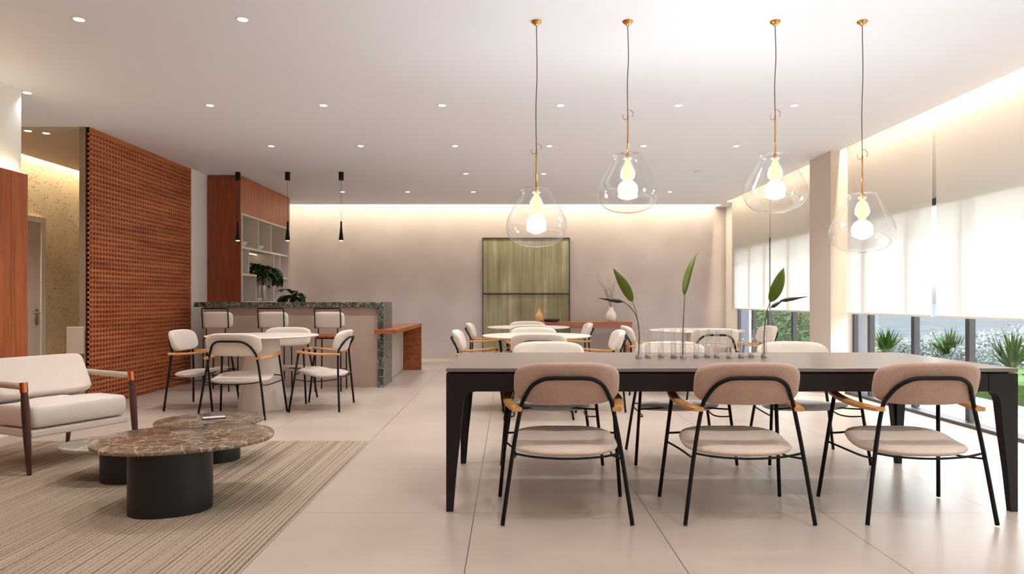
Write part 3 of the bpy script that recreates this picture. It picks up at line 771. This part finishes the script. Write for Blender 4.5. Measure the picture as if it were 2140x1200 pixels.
ac = thing('armchair', 'ivory lounge armchair with dark tapered legs and copper arm caps', 'armchair', (-3.155, 4.74, RZ+.002), rad(-115.5))
part('seat_base', M['sofa'], ac, lambda m: m.box(-.330,.330,-.30,.30,.215,.265), bevel=.012)
def seatc(u, v, w): return Vector((u, v+.015, .345+w-.02*(v<-.1)))
part('seat_cushion', M['sofa'], ac, lambda m: m.pillow(superellipse(.330,.30,14,72), .135, .055, seatc, 8, .07), smooth=True)
def backc(u, v, w): return Vector((u, -.205-.50*v-w*.87, .548+v*.86-.42*w))
part('back_cushion', M['sofa'], ac, lambda m: m.pillow(superellipse(.335,.152,10,72), .145, .09, backc, 8, .05), smooth=True)
part('back_frame', M['walnut'], ac, lambda m: (m.box(-.34,.34,-.385,-.36,.50,.54), m.tube([(-.33,-.34,.54),(-.33,-.40,.66)], .014), m.tube([(.33,-.34,.54),(.33,-.40,.66)], .014), m.tube([(-.33,-.40,.655),(.33,-.40,.655)], .014)))
for s_ in (-1,1):
    x = s_*.362
    l = part('leg', M['walnut'], ac, lambda m: m.tube([(x,.345,0),(x,.325,.2),(x,.305,.4),(x,.29,.515)], [.013,.021,.024,.019], 12), smooth='auto')
    part('cap', M['copper'], l, lambda m: m.tube([(x,.29,.512),(x,.283,.575)], .0225, 16), smooth='auto')
    part('leg', M['walnut'], ac, lambda m: m.tube([(s_*.33,-.40,0),(s_*.33,-.36,.25),(s_*.335,-.335,.54)], [.013,.022,.018], 12), smooth='auto')
    part('armrest', M['strap'], ac, lambda m: m.tube([(x,.275,.548),(x,.10,.55),(x,-.10,.552),(x,-.355,.555)], .0215, 10, 3), smooth=True)

# ------------------------------------------------------------------ back of the room: painting, console, vases
pa = thing('painting', 'large abstract green painting of two stacked canvases against the back wall', 'painting', (.255+.06, YB-.045, .06))
pw = .83
part('frame', M['artframe'], pa, lambda m: (m.box(-pw,pw,.0,.04,0,.02), m.box(-pw,pw,0,.04,2.21,2.235), m.box(-pw,-pw+.015,0,.04,.02,2.21), m.box(pw-.015,pw,0,.04,.02,2.21), m.box(-pw+.015,pw-.015,0,.04,1.155,1.185)))
part('canvas', M['art'], pa, lambda m: m.box(-pw+.015,pw-.015,.012,.035,1.185,2.21))
part('canvas', M['art'], pa, lambda m: m.box(-pw+.015,pw-.015,.012,.035,.02,1.155))
co = thing('console_table', 'long brown wooden console table in front of the back wall', 'console', (1.30, 12.62, 0))
part('top', M['console_wood'], co, lambda m: m.box(-.95,.93,-.2,.2,.60,.71), bevel=.004)
part('leg_panel', M['console_wood'], co, lambda m: m.box(.83,.90,-.19,.19,0,.60))
part('leg_panel', M['console_wood'], co, lambda m: m.box(-.92,-.85,-.19,.19,0,.60))
item('gold_vase', M['gold_vase'], ((1127-VX)*12.55/F, 12.55, .71), [(.05,0),(.07,.03),(.078,.08),(.06,.14),(.025,.19),(.012,.24),(.014,.25),(0,.25)], 'small golden teardrop vase on the console, in front of the green painting', 'vase')
tr = item('tray', M['dark_wood_tray'], ((1153-VX)*12.55/F, 12.55, .71), [(.10,0),(.14,.015),(.15,.05),(.14,.05),(.12,.02),(0,.015)], 'low dark dish on the console, right of the golden vase', 'dish')
wv = item('white_vase', M['ceramic'], ((1277-VX)*12.55/F, 12.55, .71), [(.05,0),(.085,.03),(.10,.09),(.085,.16),(.045,.22),(.035,.26),(.04,.275),(.03,.275),(.028,.25),(0,.24)], 'white ceramic vase with dry twigs on the right of the console', 'vase')
def twigs(m):
    rnd = random.Random(5)
    for i in range(8):
        a = rnd.uniform(-.5,.3); h_ = rnd.uniform(.35,.62); d = Vector((a*.5-.05, rnd.uniform(-.15,.15), 1)).normalized()
        p = [Vector((0,0,0)), d*h_*.4+Vector((rnd.uniform(-.02,.02),0,0)), d*h_*.75+Vector((a*.1,0,0)), d*h_+Vector((a*.2,0,0))]
        m.tube(p, [.003,.0015], 5, 4)
        for k in range(3):
            q = p[1].lerp(p[3], rnd.random()); m.tube([q, q+Vector((rnd.uniform(-.08,.08), 0, rnd.uniform(.03,.09)))], .0014, 4)
tg = thing('twig_bunch', 'thin dry twigs standing in the white vase on the console', 'twigs', ((1277-VX)*12.55/F, 12.55, .95))
part('twigs', M['twig'], tg, twigs)

# ------------------------------------------------------------------ pendants over the long table
def pendant(px, zb, label, first=None):
    Y = 4.34; x = (px-VX)*Y/F
    t = thing('glass_pendant_lamp', label, 'pendant lamp', (x, Y, 0), 0, 'clear glass pendants over the long table')
    part('canopy', M['brass'], t, lambda m: m.lathe([(.0,ZC-.032),(.008,ZC-.03),(.016,ZC-.02),(.03,ZC-.01),(.033,ZC-.001)], seg=24), smooth='auto')
    ht = zb+.49
    part('cord', M['cord'], t, lambda m: m.tube([(0,0,ZC-.03),(.004,0,ZC*.6+ht*.4),(-.003,0,ZC*.3+ht*.7),(0,0,ht-.02)], .003, 6, 6), smooth=True)
    part('stem', M['brass'], t, lambda m: m.tube([(0,0,ht-.02),(0,0,zb+.21)], .005, 8), smooth=True)
    part('hook', M['brass'], t, lambda m: (m.tube([(.0,0,ht+.02),(.022,0,ht+.015),(.033,0,ht-.005),(.026,0,ht-.028)], .0022, 6, 4), m.tube([(0,0,ht-.035),(-.018,0,ht-.045),(-.032,0,ht-.03),(-.03,0,ht-.012)], .0022, 6, 4)), smooth=True)
    gl = part('glass_shade', M['glass'], t, lambda m: m.lathe([(.010,.228),(.055,.232),(.080,.226),(.092,.205),(.130,.135),(.163,.075),(.185,.035),(.195,-.005),(.195,-.03),(.186,-.062),(.168,-.092),(.140,-.117),(.10,-.135),(.055,-.145),(0,-.149)], (0,0,zb), 56, False, False), smooth=True)
    part('glass_lug', M['glass'], gl, lambda m: m.lathe([(0,-.016),(.011,-.011),(.016,0),(.011,.011),(0,.016)], (-.088,-.01,zb+.205), 16), smooth=True)
    bu = part('bulb', M['bulb'], t, lambda m: m.lathe([(0,-.062)]+[(.062*math.sin(k*PI/12), -.062*math.cos(k*PI/12)) for k in range(1,11)]+[(.022,.058)], (0,0,zb), 28), smooth=True)
    part('bulb_neck', M['neck'], bu, lambda m: m.lathe([(.018,.062),(.030,.085),(.034,.115),(.028,.15),(.015,.185),(.008,.20)], (0,0,zb), 24), smooth=True)
    part('socket', M['brass'], t, lambda m: m.lathe([(.009,.198),(.012,.2),(.012,.228),(.006,.235)], (0,0,zb), 16), smooth='auto')
    return t
pendant(1121, 1.590, 'clear glass pendant lamp, leftmost over the long table, in front of the green painting')
pendant(1312, 1.808, 'clear glass pendant lamp, second from left, hanging high over the long table')
pendant(1620, 1.808, 'clear glass pendant lamp, third from left, hanging high by the far window')
pendant(1802, 1.555, 'clear glass pendant lamp, rightmost and low in front of the near blinds')
# slim bar pendants
bp = None
for px, w in ((497,'left'),(601,'middle'),(713,'right')):
    lb = f'slim dark cone pendant over the bar, {w} of the three'
    Y = 9.45; x = (px-VX)*Y/F
    if bp: dup(bp, (x,Y,0), 0, lb); continue
    bp = thing('bar_pendant_lamp', lb, 'pendant lamp', (x,Y,0), 0, 'slim dark pendants over the bar')
    part('canopy', M['black'], bp, lambda m: m.lathe([(.034,ZC-.112),(.034,ZC-.001)], seg=24), smooth='auto')
    part('cord', M['cord'], bp, lambda m: m.tube([(0,0,ZC-.11),(0,0,2.19)], .0022, 6))
    sh_ = part('shade', M['black'], bp, lambda m: m.lathe([(.030,1.935),(.034,1.935),(.022,2.03),(.013,2.12),(.012,2.195),(.004,2.2)], seg=24), smooth='auto')
    part('light_tip', M['lens_small'], sh_, lambda m: m.lathe([(0,1.925),(.022,1.928),(.028,1.936),(.02,1.945)], seg=20), smooth=True)

# ------------------------------------------------------------------ recessed downlights
dl = None
WATT = 47
def down(x, y, label, z=ZC, k=1.0):
    global dl
    if dl:
        t = dl.copy(); C.objects.link(t); t.location = (x,y,z); t['label'] = label
        for ch in dl.children:
            if ch.type == 'MESH': c = ch.copy(); C.objects.link(c); c.parent = t
    else:
        t = dl = thing('recessed_downlight', label, 'ceiling light', (x,y,z), 0, 'recessed downlights in the ceiling')
        part('trim_ring', M['white'], t, lambda m: m.lathe([(.030,-.001),(.042,-.001),(.044,-.003),(.040,-.005),(.031,-.0035)], seg=28, capb=False, capt=False), smooth='auto')
        part('lens', M['lens'], t, lambda m: m.lathe([(0,-.0035),(.031,-.003)], seg=28, capb=False, capt=False))
    lamp('downlight_lamp', 'SPOT', (0,0,-.02), WATT*k, (1,.985,.985), t, spot_size=rad(118), spot_blend=.9, shadow_soft_size=.025)
    return t
rows = [(40, [165,507], 'nearest ceiling row'), (220, [439,676,924,1171,1418,1660], 'second ceiling row'), (305, [567,754,951,1148,1345,1539], 'third ceiling row'),
        (363, [974,1136], 'fourth ceiling row'), (401, [716,852,989,1400], 'last ceiling row by the back wall')]
ordw = ['leftmost', 'second from left', 'third from left', 'fourth from left', 'fifth from left', 'rightmost']
for py, pxs, nm in rows:
    for i, px in enumerate(pxs):
        w = 'rightmost' if (i == len(pxs)-1) else ordw[i]
        x, y = onceil(px, py); down(x, y, f'small bright recessed downlight, {w} in the {nm}')
down(-4.12, 5.83, 'recessed downlight half hidden behind the end of the white left wall')
down(-4.98, 7.06, 'left of the twin recessed downlights at the corridor soffit', ZC-.02, 1.3)
down(-4.86, 7.16, 'right of the twin recessed downlights at the corridor soffit', ZC-.02, 1.3)
for y in (2.45, .5, -1.5):
    for x in (-2.75, -1.65, .5, 1.6, 2.7): lamp('rear_downlight_lamp', 'SPOT', (x,y,ZC-.02), WATT*.9, (1,.985,.985), None, spot_size=rad(118), spot_blend=.9, shadow_soft_size=.025)
sd_ = onceil(1459, 358)
tag(MB().lathe([(.05,-.022),(.055,-.012),(.055,-.001)], seg=28).build('smoke_detector', M['white'], smooth='auto', loc=(sd_[0],sd_[1],ZC)), 'small white smoke detector disc on the ceiling towards the right', 'detector')

# ------------------------------------------------------------------ light
WARM = (1,.78,.46)
def strip(name, loc, rot, sx, sy, e, col=WARM):
    lamp(name, 'AREA', loc, e, col, None, rot, shape='RECTANGLE', size=sx, size_y=sy)
# LED strips lying in the ceiling slots (back wall, window wall, corridor)
strip('back_slot_led', (-.2, CEY+.03, 3.18), (rad(22),0,0), 8.15, .03, 82, (1,.83,.55))
strip('window_slot_led', (CEX+.02, 4.3, 3.22), (0,rad(16),rad(0)), .03, 16, 360, (1,.82,.54))
strip('corridor_slot_led', (-5.87, 8.8, 3.15), (0,0,0), .03, 3.4, 95, (1,.84,.58))
strip('panel_top_led', (-4.09, 1.2, 2.19), (PI,0,0), .015, 9, 12)

w = bpy.data.worlds.new('sky'); S.world = w; w.use_nodes = True
nt = w.node_tree; nt.nodes.clear(); n = N(nt)
tc = n('TexCoord'); sx = n('SeparateXYZ', {0: tc.outputs['Generated']})
el = n.math('MULTIPLY', n.math('ADD', sx.outputs[2], 1), .5)
col = n.ramp(el, [(.0, (.5,.52,.5)), (.495, (.62,.68,.72)), (.505, (.80,.84,.88)), (.56, (1,1,1)), (1.0, (.86,.93,1))])
stn = n.ramp(el, [(.49, (.08,)*3), (.505, (.10,)*3), (.58, (.8,)*3), (1.0, (1,)*3)])
bg = n('Background', {'Color': col, 'Strength': n.math('MULTIPLY', stn, 6.8)})
ow = n('OutputWorld'); nt.links.new(bg.outputs[0], ow.inputs[0])
lamp('sun', 'SUN', (12,4,12), 3.6, (1,.97,.93), None, (rad(0), rad(40), rad(-25)), angle=rad(6))

# ------------------------------------------------------------------ camera
cam = bpy.data.cameras.new('camera'); co_ = bpy.data.objects.new('camera', cam); C.objects.link(co_)
co_.location = (0,0,EYE); co_.rotation_euler = (rad(90),0,0)
cam.sensor_fit = 'HORIZONTAL'; cam.sensor_width = 36; cam.lens = F/2140*36
cam.shift_x = (1070-VX)/2140; cam.shift_y = (VY-600)/2140
cam.clip_end = 2000
S.camera = co_
vs_ = S.view_settings
S.display_settings.display_device = 'sRGB'
vs_.view_transform = 'Standard'; vs_.look = 'None'; vs_.gamma = 1; vs_.use_curve_mapping = False
vs_.exposure = 0.17
cy = S.cycles
cy.max_bounces = 10; cy.diffuse_bounces = 5; cy.glossy_bounces = 4; cy.transmission_bounces = 6; cy.transparent_max_bounces = 16
cy.caustics_reflective = False; cy.caustics_refractive = False
cy.sample_clamp_indirect = 6.0
cy.use_denoising = True
